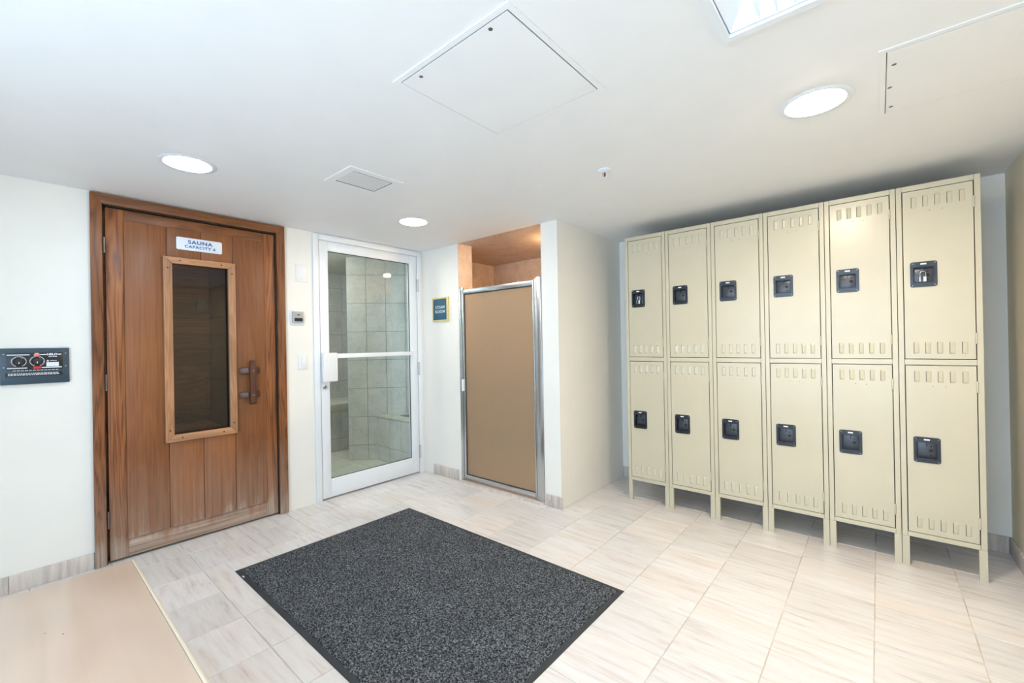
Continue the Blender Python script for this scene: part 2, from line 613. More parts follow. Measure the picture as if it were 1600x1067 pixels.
MB().box(a, b, FY - 0.1, FY - 0.05, c, c + 0.04).box(a, b, FY - 0.1, FY - 0.05, d - 0.04, d).box(a, a + 0.04, FY - 0.1, FY - 0.05, c + .04, d - .04).box(b - 0.04, b, FY - 0.1, FY - 0.05, c + .04, d - .04).box(2.60, 2.64, FY - 0.1, FY - 0.05, c + .04, d - .04).build('window_frame', 'white_metal', wn)
for x0, x1 in ((a + .04, 2.60), (2.64, b - .04)):
    box('pane', (x0, x1, FY - 0.078, FY - 0.072, c + .04, d - .04), 'window_glass', wn)

# ---------------------------------------------------------------- ceiling with holes
LIGHTS = [(0.797, -1.993), (0.770, -0.674), (3.097, -0.588)]
HR = 0.094
TF = (2.928, 3.535, -2.39, -1.173)         # troffer outline
bm = bmesh.new()
def loop(pts):
    vv = [bm.verts.new((x, y, H)) for x, y in pts]
    return [bm.edges.new((vv[i], vv[(i + 1) % len(vv)])) for i in range(len(vv))]
es = loop([(0, FY), (RX, FY), (RX, AY), (1.534, AY), (1.534, 0), (0, 0)])
for x, y in LIGHTS:
    es += loop([(x + HR * math.cos(2 * math.pi * k / 40), y + HR * math.sin(2 * math.pi * k / 40)) for k in range(40)])
tb = (TF[0] + .018, TF[1] - .018, TF[2] + .018, TF[3] - .018)
es += loop([(tb[0], tb[2]), (tb[1], tb[2]), (tb[1], tb[3]), (tb[0], tb[3])])
bmesh.ops.triangle_fill(bm, use_beauty=True, use_dissolve=False, edges=es)
ex = bmesh.ops.extrude_face_region(bm, geom=bm.faces[:])
bmesh.ops.translate(bm, verts=[v for v in ex['geom'] if isinstance(v, bmesh.types.BMVert)], vec=(0, 0, 0.012))
m = MB()
m.bm.free()
m.bm = bm
m.box(-WT, RX + WT, FY - 0.15, AY + WT, TOPZ, TOPZ + 0.05)
ST_(m, 'ceiling', 'ceiling_paint', 'smooth low white ceiling with recessed lights', 'ceiling')

# ---------------------------------------------------------------- baseboards of marble pieces
def baseboard(name, label, runs, h=0.087, t=0.011):
    x, y = runs[0][0], runs[0][1]
    o = thing(name, (x, y, 0), label, 'baseboard', kind='structure')
    for x0, y0, x1, y1, nx, ny in runs:
        L = math.hypot(x1 - x0, y1 - y0)
        dx, dy = (x1 - x0) / L, (y1 - y0) / L
        s = 0.0
        while s < L - 0.01:
            e = min(s + 0.304, L)
            pa = (x0 + dx * (s + .0007), y0 + dy * (s + .0007))
            pb = (x0 + dx * (e - .0007), y0 + dy * (e - .0007))
            xs = sorted((pa[0], pb[0] + nx * t)) if ny == 0 else sorted((pa[0], pb[0]))
            ys = sorted((pa[1], pb[1] + ny * t)) if nx == 0 else sorted((pa[1], pb[1]))
            box('marble_piece', (xs[0], xs[1], ys[0], ys[1], 0.0005, h), 'base_marble', o, 0.0012)
            s = e
    return o
baseboard('baseboard_left', 'grey marble baseboard left of the sauna door', [(0, -2.262, 0, FY, 1, 0)])
baseboard('baseboard_back', 'short grey marble baseboard between glass door and shower', [(0.130, 0, 0.466, 0, 0, -1)], h=0.092)
baseboard('baseboard_corner', 'short marble baseboard at the white corner right of the shower', [(1.402, 0, SX + 0.011, 0, 0, -1)], h=0.086)
baseboard('baseboard_alcove', 'marble baseboard behind the lockers', [(RX - 0.012, AY, 1.536, AY, 0, -1)], h=0.09)
baseboard('baseboard_right', 'marble baseboard along the right wall', [(RX, AY, RX, FY, -1, 0)], h=0.09)

# ================================================================== SAUNA
d1 = thing('door_1', (0, -1.758, 0), 'brown timber plank sauna door with narrow dark window and wooden handle', 'door', kind='structure')
fx0, fx1 = -0.03, 0.022
o0, o1, oz = -2.260, -1.250, 2.0575
i0, i1, iz = SO[0], SO[1], SO[2]
MB().prism([(o0, 0.0), (i0, 0.0), (i0, iz), (o0, oz)], 0, fx0 + .032, fx1).build('jamb', 'frame_wood_upright', d1, 0.002)
MB().prism([(o1, 0.0), (i1, 0.0), (i1, iz), (o1, oz)], 0, fx0 + .032, fx1).build('jamb', 'frame_wood_upright', d1, 0.002)
MB().prism([(o0, oz), (i0, iz), (i1, iz), (o1, oz)], 0, fx0 + .032, fx1).build('head_jamb', 'frame_wood_cross', d1, 0.002)
MB().box(-WT, 0.001, i0 - .001, i0 + .006, 0, iz).box(-WT, 0.001, i1 - .006, i1 + .001, 0, iz).box(-WT, 0.001, i0, i1, iz - .006, iz + .001).box(-WT, -0.05, i0, i1, -0.01, 0.003).build('door_stop', 'dark_gap', d1)
# leaf
l0, l1, lz0, lz1 = -2.198, -1.3135, 0.012, 1.990
px = -0.002
B = [-2.123, -1.929, -1.754, -1.577, -1.387]
bz0, bz1 = 0.113, 1.928
for y0, y1 in ((l0, B[0] + .004), (B[4] - .004, l1)):
    box('stile', (px - .04, px, y0, y1, lz0, lz1), 'frame_wood_upright', d1, 0.002)
box('rail', (px - .04, px - .0005, B[0] + .0045, B[4] - .0045, bz1 - .004, lz1), 'frame_wood_cross', d1, 0.002)
box('rail', (px - .04, px - .0005, B[0] + .0045, B[4] - .0045, lz0, bz0 + .004), 'frame_wood_cross', d1, 0.002)
wy0, wy1, wz0, wz1 = -1.905, -1.6095, 0.670, 1.711        # glazed opening
for k in range(4):
    y0, y1 = B[k] + .001, B[k + 1] - .001
    mm = MB()
    c0, c1 = max(y0, wy0 - .012), min(y1, wy1 + .012)
    if c1 - c0 < 0.03:
        mm.box(px - .03, px + .010, y0, y1, bz0, bz1)
        mm.build('board', 'board_wood', d1, 0.003)
    else:
        mm.box(px - .03, px + .010, y0, y1, wz1 + .01, bz1)
        mm.build('board', 'board_wood', d1, 0.003)
        MB().box(px - .03, px + .010, y0, y1, bz0, wz0 - .01).build('board', 'board_wood', d1, 0.003)
# narrow strips of the outer boards beside the window are covered by the trim
ty0, ty1, tz0, tz1 = -1.949, -1.568, 0.627, 1.7495
tx0, tx1 = px + .009, px + .030
q = MB()
for pts, mt in (([(ty0, tz0), (wy0, wz0), (wy0, wz1), (ty0, tz1)], 'trim_wood_upright'), ([(ty1, tz0), (wy1, wz0), (wy1, wz1), (ty1, tz1)], 'trim_wood_upright'),
                ([(ty0, tz1), (wy0, wz1), (wy1, wz1), (ty1, tz1)], 'trim_wood_cross'), ([(ty0, tz0), (wy0, wz0), (wy1, wz0), (ty1, tz0)], 'trim_wood_cross')):
    st = MB().prism(pts, 0, tx0, tx1).build('window_trim', mt, d1, 0.003)
    cyl = [((pts[0][0] + pts[1][0]) / 2, (pts[0][1] + pts[1][1]) / 2), ((pts[2][0] + pts[3][0]) / 2, (pts[2][1] + pts[3][1]) / 2)]
    for i_, (sy, sz) in enumerate(cyl):
        if mt.endswith('cross'):
            sy += 0.06 if i_ == 0 else -0.06
        else:
            sz += 0.05 if i_ == 0 else -0.05
        MB().lathe([(0.0045, tx1 - .001), (0.0045, tx1 + .0008)], (0, sy, sz), 0, 10).build('screw_hole', 'dark_gap', st)
MB().box(px - .035, px + .009, wy0 - .02, wy0, wz0 - .01, wz1 + .01).box(px - .035, px + .009, wy1, wy1 + .02, wz0 - .01, wz1 + .01).build('window_rebate', 'dark_gap', d1)
box('pane', (px - .012, px - .006, wy0, wy1, wz0 - .005, wz1 + .005), 'sauna_glass', d1, label='dark tinted glass pane')
hd = MB()
hd.prism([(0.040, 0.815), (0.052, 0.806), (0.062, 0.822), (0.062, 1.088), (0.050, 1.104), (0.040, 1.095)], 1, -1.499, -1.463)
hd.build('handle', 'handle_wood', d1, 0.003, label='dark reddish wooden pull handle')
H1 = d1.children[-1]
for zc in (1.035, 0.872):
    MB().prism([(px + .010, -1.546), (px + .018, -1.552), (px + .044, -1.505), (px + .044, -1.458), (px + .018, -1.424), (px + .010, -1.430)], 2, zc - .020, zc + .020).build('handle_bracket', 'handle_wood', H1, 0.003)
    MB().lathe([(0.006, 0.0625), (0.006, 0.0635)], (0, -1.481, zc), 0, 12).build('screw', 'dark_steel', H1)
for z0, z1 in ((1.732, 1.82), (0.964, 1.054), (0.198, 0.293)):
    hg = MB()
    hg.lathe([(0.006, z0), (0.006, z1)], (0.004, -2.204, 0), 2, 10)
    hg.build('hinge', 'dark_steel', d1)
# sign on the sauna door
sg = thing('sauna_sign', (px + .010, -1.759, 1.803), 'white plastic sauna capacity sign above the dark door window', 'sign')
MB().prism(rounded(-1.880, -1.6385, 1.803, 1.8805, 0.009), 0, px + .0103, px + .014).build('sign_plate', 'sign_white', sg, 0.001)
lettering('lettering', 'SAUNA', 0.0300, 'print_blue', sg, (px + .0146, -1.757, 1.8545), 'left', 0.0008, 1.22, 1.13)
lettering('lettering', 'CAPACITY 6', 0.0240, 'print_blue', sg, (px + .0146, -1.757, 1.826), 'left', 0.0006, 1.12, 1.13)

# sauna room interior, seen through the dark pane
SB, SRY = -1.75, -1.262
ST_(MB().box(SB - .05, -WT - .001, -3.0, SRY + .06, -0.05, 0.0), 'floor_sauna', 'cedar_lining', 'dim sauna floor behind the dark pane', 'floor')
ST_(MB().box(SB - .05, -WT - .001, -3.0, SRY + .06, 2.10, 2.14), 'ceiling_sauna', 'cedar_lining', 'dim sauna ceiling behind the dark pane', 'ceiling')
ST_(MB().box(SB, -WT - .001, -3.0, -2.97, 0.001, 2.099), 'wall_sauna_left', 'cedar_lining', 'left cedar wall inside the sauna')
sr = thing('wall_sauna_back', (SB, -2.1, 0), 'cedar boarded back wall inside the sauna', 'wall', kind='structure')
sr2 = thing('wall_sauna_right', (-0.9, SRY, 0), 'cedar boarded right wall inside the sauna', 'wall', kind='structure')
MB().box(SB - .05, SB - .02, -3.0, SRY + .06, 0.001, 2.099).build('backing', 'dark_gap', sr)
MB().box(SB, -WT - .001, SRY + .02, SRY + .06, 0.001, 2.099).build('backing', 'dark_gap', sr2)
z = 0.001
while z < 2.09:
    z1 = min(z + 0.148, 2.099)
    box('lining_board', (SB - .019, SB, -2.97, SRY, z + .002, z1 - .002), 'cedar_lining', sr, 0.002)
    box('lining_board', (SB, -WT - .002, SRY, SRY + .019, z + .002, z1 - .002), 'cedar_lining', sr2, 0.002)
    z = z1
bn = thing('sauna_bench', (-1.5, -2.0, 0), 'tiered cedar sauna bench behind the dark door pane', 'bench')
for (x0, x1, zt) in ((SB + .002, -1.33, 0.95), (-1.325, -0.92, 0.55)):
    n = 4
    for k in range(n):
        wv = (x1 - x0) / n
        box('slat', (x0 + k * wv + .004, x0 + (k + 1) * wv - .004, -2.95, -1.40, zt - .028, zt), 'cedar_lining', bn, 0.003)
    box('front_board', (x1 - .022, x1 - .004, -2.94, -1.41, zt - .33, zt - .03), 'cedar_lining', bn, 0.002)
    for yy in (-2.9, -1.45):
        box('leg', (x0 + .02, x0 + .07, yy - .03, yy + .03, 0.0, zt - .03), 'cedar_lining', bn, 0.002)
vb = thing('sauna_black_box', (SB + .03, -1.40, 1.56), 'black box on the sauna wall behind the dark pane', 'vent')  # plain black ribbed box on the back wall
for k in range(1):
    MB().box(SB + .0005, SB + .05, -1.372, -1.27, 1.53, 1.665).build('housing', 'black_plastic', vb, 0.004)
    for j in range(3):
        box('box_slat', (SB + .051, SB + .054, -1.365, -1.277, 1.555 + j * .035, 1.567 + j * .035), 'black_plastic', vb)
sl = thing('sauna_wall_lamp', (-0.5, SRY - .02, 0.75), 'small warm lamp low on the sauna side wall', 'lamp')
MB().lathe([(0.05, 0.0), (0.055, 0.01), (0.05, 0.03)], (-0.4, SRY - .0310, 1.62), 1, 20).build('lamp_base', 'dark_steel', sl)
MB().lathe([(0.045, 0.0), (0.04, -0.02), (0.02, -0.04), (0.004, -0.045)], (-0.4, SRY - .0315, 1.62), 1, 20).build('lamp_globe', 'sauna_lamp', sl)

# ================================================================== STEAM ROOM DOOR
d2 = thing('door_2', (0, -0.535, 0), 'white framed glass door to the tiled steam room', 'door', kind='structure')
ca, cb, ct = -1.043, -0.024, 2.058
for nm, b_ in (('casing', (0.0005, 0.014, ca, GO[0] + .002, 0, ct)), ('casing', (0.0005, 0.014, GO[1] - .002, cb, 0, ct)), ('casing', (0.0005, 0.0138, GO[0] + .0022, GO[1] - .0022, GO[2] - .002, ct))):
    box(nm, b_, 'white_metal', d2, 0.002)
MB().box(-WT, -.001, GO[0], GO[0] + .006, 0, GO[2]).box(-WT, -.001, GO[1] - .006, GO[1], 0, GO[2]).box(-WT, -.001, GO[0], GO[1], GO[2] - .006, GO[2]).build('door_lining', 'white_metal', d2)
ga, gb, gz0, gz1 = -0.9925, -0.0775, 0.014, 2.008
va, vb_, vz0, vz1 = -0.924, -0.154, 0.155, 1.937
lx0, lx1 = -0.034, 0.008
box('stile', (lx0, lx1, ga, va, gz0, gz1), 'white_metal', d2, 0.002)
box('stile', (lx0, lx1, vb_, gb, gz0, gz1), 'white_metal', d2, 0.002)
box('rail', (lx0, lx1 - .0003, va + .0003, vb_ - .0003, vz1, gz1), 'white_metal', d2, 0.002)
box('rail', (lx0, lx1 - .0003, va + .0003, vb_ - .0003, gz0, vz0), 'white_metal', d2, 0.002)
box('pane', (-0.016, -0.010, va, vb_, vz0, vz1), 'door_glass', d2)
MB().box(-0.0095, -0.004, va, va + .005, vz0, vz1).box(-0.0095, -0.004, vb_ - .005, vb_, vz0, vz1).box(-0.0095, -0.004, va, vb_, vz0, vz0 + .005).box(-0.0095, -0.004, va, vb_, vz1 - .005, vz1).build('gasket', 'black_rubber', d2)
pb = MB().box(lx1, 0.055, -0.993, -0.880, 0.917, 1.140)
ph = pb.build('push_bar_housing', 'white_plastic', d2, 0.006)
for k in range(6):
    yy = -0.982 + k * 0.018
    box('rib', (0.055, 0.0565, yy, yy + .008, 0.925, 1.132), 'white_plastic', ph)
box('push_bar', (0.022, 0.05, -0.8795, -0.165, 1.096, 1.131), 'white_metal', d2, 0.006)
box('bar_bracket', (lx1, 0.03, -0.166, -0.135, 1.092, 1.135), 'white_metal', d2, 0.004)
lk = MB().lathe([(0.018, lx1), (0.017, lx1 + .008), (0.010, lx1 + .010), (0.010, lx1 + .006)], (0, -0.966, 0.877), 0, 24).build('lock_cylinder', 'steel', d2)
box('keyhole', (lx1 + .006, lx1 + .0085, -0.968, -0.964, 0.871, 0.883), 'dark_gap', lk)
for z0, z1 in ((1.681, 1.798), (0.91, 1.03), (0.141, 0.261)):
    MB().lathe([(0.0085, z0), (0.0085, z0 + .04), (0.0075, z0 + .041), (0.0085, z0 + .042), (0.0085, z1 - .04), (0.0075, z1 - .039), (0.0085, z1 - .038), (0.0085, z1)], (0.016, -0.0725, 0), 2, 14).build('hinge', 'steel', d2)
box('threshold', (-WT, 0.004, GO[0] + .007, GO[1] - .007, 0.0003, 0.008), 'steel', d2, 0.001)

# ---------------------------------------------------------------- steam room interior
SH = 2.118
DA, DB = Vector((-0.942, -0.252, 0)), Vector((-0.508, 0.182, 0))
XW = -2.0
u = (DB - DA).normalized()
nn = Vector((u.y, -u.x, 0))
sw = thing('wall_steam_diagonal', (-0.72, -0.03, 0), 'grey beige tiled diagonal wall behind the glass door', 'wall', kind='structure')
swb = thing('wall_steam_back', (XW, -0.3, 0), 'far tiled wall of the steam room', 'wall', kind='structure')
swr = thing('wall_steam_right', (-1.4, 0.6, 0), 'right tiled wall of the steam room recess', 'wall', kind='structure')
swn = thing('wall_steam_bench', (-0.3, DB.y, 0), 'tiled wall behind the low steam room bench', 'wall', kind='structure')
sfl = thing('floor_steam', (-1.0, -0.3, 0), 'pale tiled steam room floor', 'floor', kind='structure')
A0, B0 = DA - nn * .05, DB - nn * .05
MB().prism([(DA.x, DA.y), (DB.x, DB.y), (B0.x, B0.y), (A0.x, A0.y)], 2, 0, SH).build('backing', 'steam_grout', sw)
MB().box(DB.x, -WT - .001, DB.y, DB.y + .06, 0, SH).build('backing', 'steam_grout', swn)
MB().box(XW - .05, XW, -1.16, 0.66, 0, SH).build('backing', 'steam_grout', swb)
MB().box(XW, -0.5, 0.60, 0.66, 0, SH).box(-.56, -0.5, DB.y + .061, 0.599, 0, SH).build('backing', 'steam_grout', swr)
ST_(MB().box(XW, -WT - .001, -1.20, -1.16, 0, SH), 'wall_steam_left', 'steam_tile', 'left wall of the steam room')
ST_(MB().box(XW - .05, -WT - .001, -1.20, 0.66, SH, SH + .04), 'ceiling_steam', 'steam_floor_tile', 'pale steam room ceiling', 'ceiling')
MB().box(XW - .05, -WT - .001, -1.20, 0.66, -0.06, -0.003).build('floor_bed', 'steam_grout', sfl)
rows = [0.0, 0.157] + [0.157 + 0.2955 * k for k in range(1, 7)] + [SH]
for z0, z1 in zip(rows, rows[1:]):
    for k in range(4):
        s0, s1 = -0.002 + 0.2 * k, min(-0.002 + 0.2 * (k + 1), 0.614)
        p = DA + u * (s0 + .002)
        q = DA + u * (s1 - .002)
        p2, q2 = p + nn * .006, q + nn * .006
        MB().prism([(p.x, p.y), (q.x, q.y), (q2.x, q2.y), (p2.x, p2.y)], 2, z0 + .002, z1 - .002).build('tile', 'steam_tile', sw)
    for k in range(6):
        y0 = -0.55 + 0.2 * k
        box('tile', (XW, XW + .006, y0 + .002, min(y0 + .198, .593), z0 + .002, z1 - .002), 'steam_tile', swb)
    for k in range(5):
        x0 = XW + .008 + 0.2 * k
        box('tile', (x0 + .002, x0 + .198, 0.594, 0.60, z0 + .002, z1 - .002), 'steam_tile', swr)
    for k in range(2):
        x0 = -0.505 + 0.2 * k
        box('tile', (x0 + .002, min(x0 + .198, -WT - .002), DB.y - .006, DB.y, z0 + .002, z1 - .002), 'steam_tile', swn)
for i in range(7):
    for j in range(6):
        x0, y0 = XW + i * 0.305, -1.16 + j * 0.305
        x1, y1 = min(x0 + .301, -WT - .002), min(y0 + .301, 0.6)
        box('tile', (x0, x1, y0, y1, -0.01, 0.0), 'steam_floor_tile', sfl)
def tiled_bench(name, label, x0, x1, y0, y1, zt, face, cuts, rws):
    o = thing(name, ((x0 + x1) / 2, (y0 + y1) / 2, 0), label, 'bench')
    MB().box(x0, x1, y0, y1, 0.0005, zt - .03).build('bench_core', 'steam_grout', o)
    e = 0.006
    if face == 'y':
        box('seat_slab', (x0, x1, y0 - e - .006, y1, zt - .03, zt), 'steam_floor_tile', o, 0.003)
        for a_, b_ in zip(cuts, cuts[1:]):
            for z0, z1 in zip(rws, rws[1:]):
                box('bench_tile', (a_ + .002, b_ - .002, y0 - e, y0, z0 + .002, z1 - .002), 'steam_tile', o)
    else:
        box('seat_slab', (x0, x1 + e + .006, y0, y1, zt - .08, zt), 'steam_floor_tile', o, 0.003)
        for a_, b_ in zip(cuts, cuts[1:]):
            for z0, z1 in zip(rws, rws[1:]):
                box('bench_tile', (x1, x1 + e, a_ + .002, b_ - .002, z0 + .002, z1 - .002), 'steam_tile', o)
    return o
b2 = thing('steam_room_bench', (-0.4, 0.06, 0), 'low tiled bench right behind the glass door', 'bench')
by_, bw_ = -0.05, DB.y - .008
plan = [(-0.726, by_), (-WT - .004, by_), (-WT - .004, bw_), (-0.508, bw_)]
MB().prism(plan, 2, 0.0005, 0.445).build('bench_core', 'steam_grout', b2)
MB().prism([(-0.738, by_ - .012)] + [(-WT - .004, by_ - .012)] + plan[2:], 2, 0.4455, 0.475).build('seat_slab', 'steam_floor_tile', b2, 0.003)
cuts = [-0.728, -0.50, -0.30, -0.125]
for a_, b_ in zip(cuts, cuts[1:]):
    for z0, z1 in ((0.001, 0.15), (0.15, 0.445)):
        box('bench_tile', (a_ + .002, b_ - .002, by_ - .006, by_, z0 + .002, z1 - .002), 'steam_tile', b2)
box('dark_slab', (-0.42, -0.14, 0.02, 0.11, 0.4752, 0.479), 'dark_steel', b2)  # thin dark slab laid on the seat top
tiled_bench('steam_room_bench', 'far tiled bench at the left edge of the glass door', XW + .008, -1.41, -1.1, 0.59, 0.535, 'x', [-1.1, -0.8, -0.5, -0.2, 0.1, 0.4, 0.59], [0.001, 0.145, 0.455])
lm = thing('steam_room_lamp', (-1.12, -0.82, SH), 'round lamp on the steam room ceiling', 'lamp')
MB().lathe([(0.09, SH - .0005), (0.09, SH - .02), (0.08, SH - .03)], (-1.12, -0.82, 0), 2, 24).build('lamp_base', 'steel', lm)
MB().lathe([(0.078, SH - .031), (0.07, SH - .06), (0.04, SH - .08), (0.004, SH - .085)], (-1.12, -0.82, 0), 2, 24).build('lamp_globe', 'steam_lamp', lm)

# ================================================================== SHOWER
sh = thing('wall_shower', (0.7, 0.6, 0), 'pinkish speckled marble lining of the lit shower stall', 'shower stall', kind='structure')
SHY, SHX0, SHX1 = 1.03, -0.03, 1.424
MB().box(SHX0 - .03, SHX0, 0.166, SHY, 0, H + .02).build('shower_side', 'pink_marble', sh)
MB().box(SHX1 - .012, SHX1, 0.166, SHY, 0, H + .02).build('shower_side', 'pink_marble', sh)
MB().box(SHX0 - .03, SHX1, SHY, SHY + .05, 0, H + .02).build('shower_back', 'pink_marble', sh)
MB().box(SHX0 - .03, SHX1, 0.002, SHY + .05, H + .003, H + .05).build('shower_ceiling', 'pink_marble', sh)
MB().box(SHX0 - .03, SHX1, 0.125, SHY + .05, -0.06, -0.002).build('shower_floor', 'pink_marble', sh)
MB().box(0.4935, 0.4985, 0.004, 0.166, 0.013, H).build('shower_jamb', 'pink_marble', sh)
MB().box(1.386, 1.391, 0.004, 0.166, 0.013, H).build('shower_jamb', 'pink_marble', sh)
MB().box(SHX0, 0.4935, 0.1655, 0.172, 0, H).build('shower_front', 'pink_marble', sh)
sla = thing('shower_lamp', (1.24, 0.45, H), 'warm drum lamp under the shower ceiling', 'lamp')
MB().lathe([(0.085, H + .0025), (0.085, H - .006), (0.07, H - .008)], (1.24, 0.45, 0), 2, 24).build('lamp_base', 'steel', sla)
MB().lathe([(0.040, H - .0085), (0.040, H - .035), (0.03, H - .042), (0.004, H - .044)], (1.24, 0.45, 0), 2, 24).build('lamp_lens', 'shower_lamp', sla)

d3 = thing('door_3', (0.94, 0.02, 0), 'chrome framed shower door with tan obscure glass', 'door', kind='structure')
box('jamb_channel', (0.500, 0.527, 0.000, 0.034, 0.0135, 1.682), 'chrome', d3, 0.003)
MB().box(1.333, 1.3855, -0.002, 0.034, 0.0135, 1.680).build('jamb_channel', 'chrome', d3, 0.004)
box('jamb_strip', (1.316, 1.3325, 0.004, 0.03, 0.0135, 1.668), 'chrome', d3, 0.003)
sa, sb, sz0, sz1 = 0.530, 1.314, 0.030, 1.660
box('door_stile', (sa, sa + .027, 0.002, 0.030, sz0, sz1), 'chrome', d3, 0.004)
box('door_stile', (sb - .014, sb, 0.002, 0.030, sz0, sz1), 'chrome', d3, 0.004)
box('door_rail', (sa + .0273, sb - .0143, 0.002, 0.0297, sz1 - .040, sz1 - .0003), 'chrome', d3, 0.004)
box('door_rail', (sa + .0273, sb - .0143, 0.002, 0.0297, sz0 + .0003, sz0 + .036), 'chrome', d3, 0.004)
box('pane', (sa + .027, sb - .014, 0.013, 0.018, sz0 + .036, sz1 - .040), 'obscure_glass', d3, label='tan obscure glass pane')
MB().box(sa + .027, sa + .032, 0.006, 0.012, sz0 + .036, sz1 - .04).box(sa + .0275, sb - .0145, 0.006, 0.012, sz1 - .046, sz1 - .0405).box(sa + .032, sb - .0145, 0.006, 0.012, sz0 + .0365, sz0 + .041).build('gasket', 'black_rubber', d3)
hp = box('door_pull', (sa + .004, sa + .024, -0.020, 0.0015, 0.785, 0.885), 'white_metal', d3, 0.003)
box('inner_pull', (sa + .036, sa + .060, 0.0185, 0.04, 0.785, 0.885), 'chrome', hp, 0.003)

# ================================================================== MAT
MX0, MX1, MY0, MY1 = 0.648, 2.330, -1.782, -0.662
mt = thing('floor_mat', ((MX0 + MX1) / 2, (MY0 + MY1) / 2, 0), 'large charcoal flecked entrance mat on the marble floor', 'mat')
bw = 0.022
m = MB()
pr = [(0, 0.0006), (0, 0.002), (0.003, 0.004), (bw, 0.0065), (bw + .004, 0.0006)]
cs = [(MX0, MY0, 1, 1), (MX1, MY0, -1, 1), (MX1, MY1, -1, -1), (MX0, MY1, 1, -1)]
ring = [[m.bm.verts.new((x + sx * o_, y + sy * o_, z_)) for (o_, z_) in pr] for x, y, sx, sy in cs]
for k in range(4):
    A, B2 = ring[k], ring[(k + 1) % 4]
    for j in range(len(pr)):
        j2 = (j + 1) % len(pr)
        m.bm.faces.new((A[j], A[j2], B2[j2], B2[j]))
m.build('rubber_border', 'black_rubber', mt)
# pile: a dense bumpy sheet of tufts
bm = bmesh.new()
nx, ny = 300, 200
ax0, ax1, ay0, ay1 = MX0 + bw, MX1 - bw, MY0 + bw, MY1 - bw
grid = []
for j in range(ny + 1):
    row = []
    for i in range(nx + 1):
        edge = min(i, nx - i, j, ny - j)
        zz = 0.0070 + random.random() * 0.0030 if edge > 0 else 0.0015
        row.append(bm.verts.new((ax0 + (ax1 - ax0) * (i + (random.random() - .5) * .6 * (edge > 0)) / nx, ay0 + (ay1 - ay0) * (j + (random.random() - .5) * .6 * (edge > 0)) / ny, zz)))
    grid.append(row)
for j in range(ny):
    for i in range(nx):
        bm.faces.new((grid[j][i], grid[j][i + 1], grid[j + 1][i + 1], grid[j + 1][i]))
m = MB()
m.bm.free()
m.bm = bm
m.smooth = True
m.build('pile', 'carpet_pile', mt, kind='stuff')
box('care_tag', (0.742, 0.765, MY0 + .003, MY0 + .010, 0.0062, 0.0068), 'print_white', mt)

# ================================================================== WOODEN BENCH (foreground)
bz = 0.46
bx0, bx1, by0, by1 = 1.287, 2.60, -3.05, -2.275
wb = thing('wooden_bench', ((bx0 + bx1) / 2, (by0 + by1) / 2, 0), 'low pale plywood topped bench in the near left corner', 'bench')
box('top_board', (bx0 + .004, bx1, by0, by1 - .010, bz - .03, bz), 'plywood', wb, 0.0015)
box('edge_strip', (bx0, bx1, by1 - .0097, by1, bz - .034, bz + .001), 'edge_wood', wb, 0.003)
for x in (bx0 + .05, bx1 - .11):
    for y in (by0 + .05, by1 - .12):
        box('leg', (x, x + .06, y, y + .06, 0.0, bz - .03), 'edge_wood', wb, 0.003)
for y in (by0 + .06, by1 - .10):
    box('apron', (bx0 + .11, bx1 - .11, y, y + .022, bz - .12, bz - .031), 'edge_wood', wb, 0.002)
for (x, y, r) in ((2.02, -2.42, 0.0035), (1.66, -2.47, 0.0022), (1.62, -2.50, 0.002)):
    MB().lathe([(r, bz - .0002), (r, bz + .0003)], (x, y, 0), 2, 10).build('knot', 'dark_steel', wb)

# ================================================================== LOCKERS
LX0, LWD, LY, LH = 1.8169, 0.305, 0.4868, 1.9645
LDp = 0.457
GAPX = 0.0012
lk = thing('locker', (LX0, LY, 0), 'x', 'locker', 'row of cream steel lockers')
x0, x1 = LX0 + GAPX, LX0 + LWD - GAPX
fz0 = 0.150
dX0, dX1 = x0 + .0255, x1 - .0255
UD = (1.072, 1.934)
LD_ = (0.178, 1.037)
yb = LY + LDp
# carcass
MB().box(x0, x0 + .0012, LY + .016, yb, fz0, LH - .001).box(x1 - .0012, x1, LY + .016, yb, fz0, LH - .001).box(x0 + .0013, x1 - .0013, yb - .0012, yb, fz0, LH - .001).box(x0 + .0013, x1 - .0013, LY + .016, yb - .0013, LH - .002, LH - .001).box(x0 + .0013, x1 - .0013, LY + .03, yb - .0013, 1.053, 1.0545).box(x0 + .0013, x1 - .0013, LY + .03, yb - .0013, fz0, fz0 + .0015).build('carcass', 'locker_paint', lk)
f = MB()
for a_, b_, c_, d_ in ((x0, dX0 - .0036, fz0 + .0005, LH), (dX1 + .0036, x1, fz0 + .0005, LH)):
    f.box(a_, b_, LY, LY + .016, c_, d_)
for c_, d_ in ((UD[1] + .0034, LH), (LD_[1] + .0034, UD[0] - .0034), (fz0 + .0005, LD_[0] - .0034)):
    f.box(dX0 - .0034, dX1 + .0034, LY + .0003, LY + .016, c_, d_)
f.build('front_frame', 'locker_paint', lk, 0.0012, seg=1)
# angle legs
for (lx, sg_) in ((x0, 1), (x1, -1)):
    for (ly, sy) in ((LY, 1), (yb, -1)):
        m = MB()
        xa = sorted((lx, lx + sg_ * 0.027))
        xb = sorted((lx, lx + sg_ * 0.002))
        ya = sorted((ly, ly + sy * 0.002))
        yb2 = sorted((ly, ly + sy * 0.038))
        m.box(xa[0], xa[1], ya[0], ya[1], 0, fz0)
        m.box(xb[0], xb[1], ya[1] if sy > 0 else yb2[0], yb2[1] if sy > 0 else ya[0], 0, fz0)
        xi = sorted((lx + sg_ * 0.027, lx + sg_ * 0.0285))
        m.box(xi[0], xi[1], ya[0] + (.0005 if sy > 0 else -.012), ya[1] + (.014 if sy > 0 else -.0005), 0, fz0)
        m.build('leg', 'locker_paint', lk)

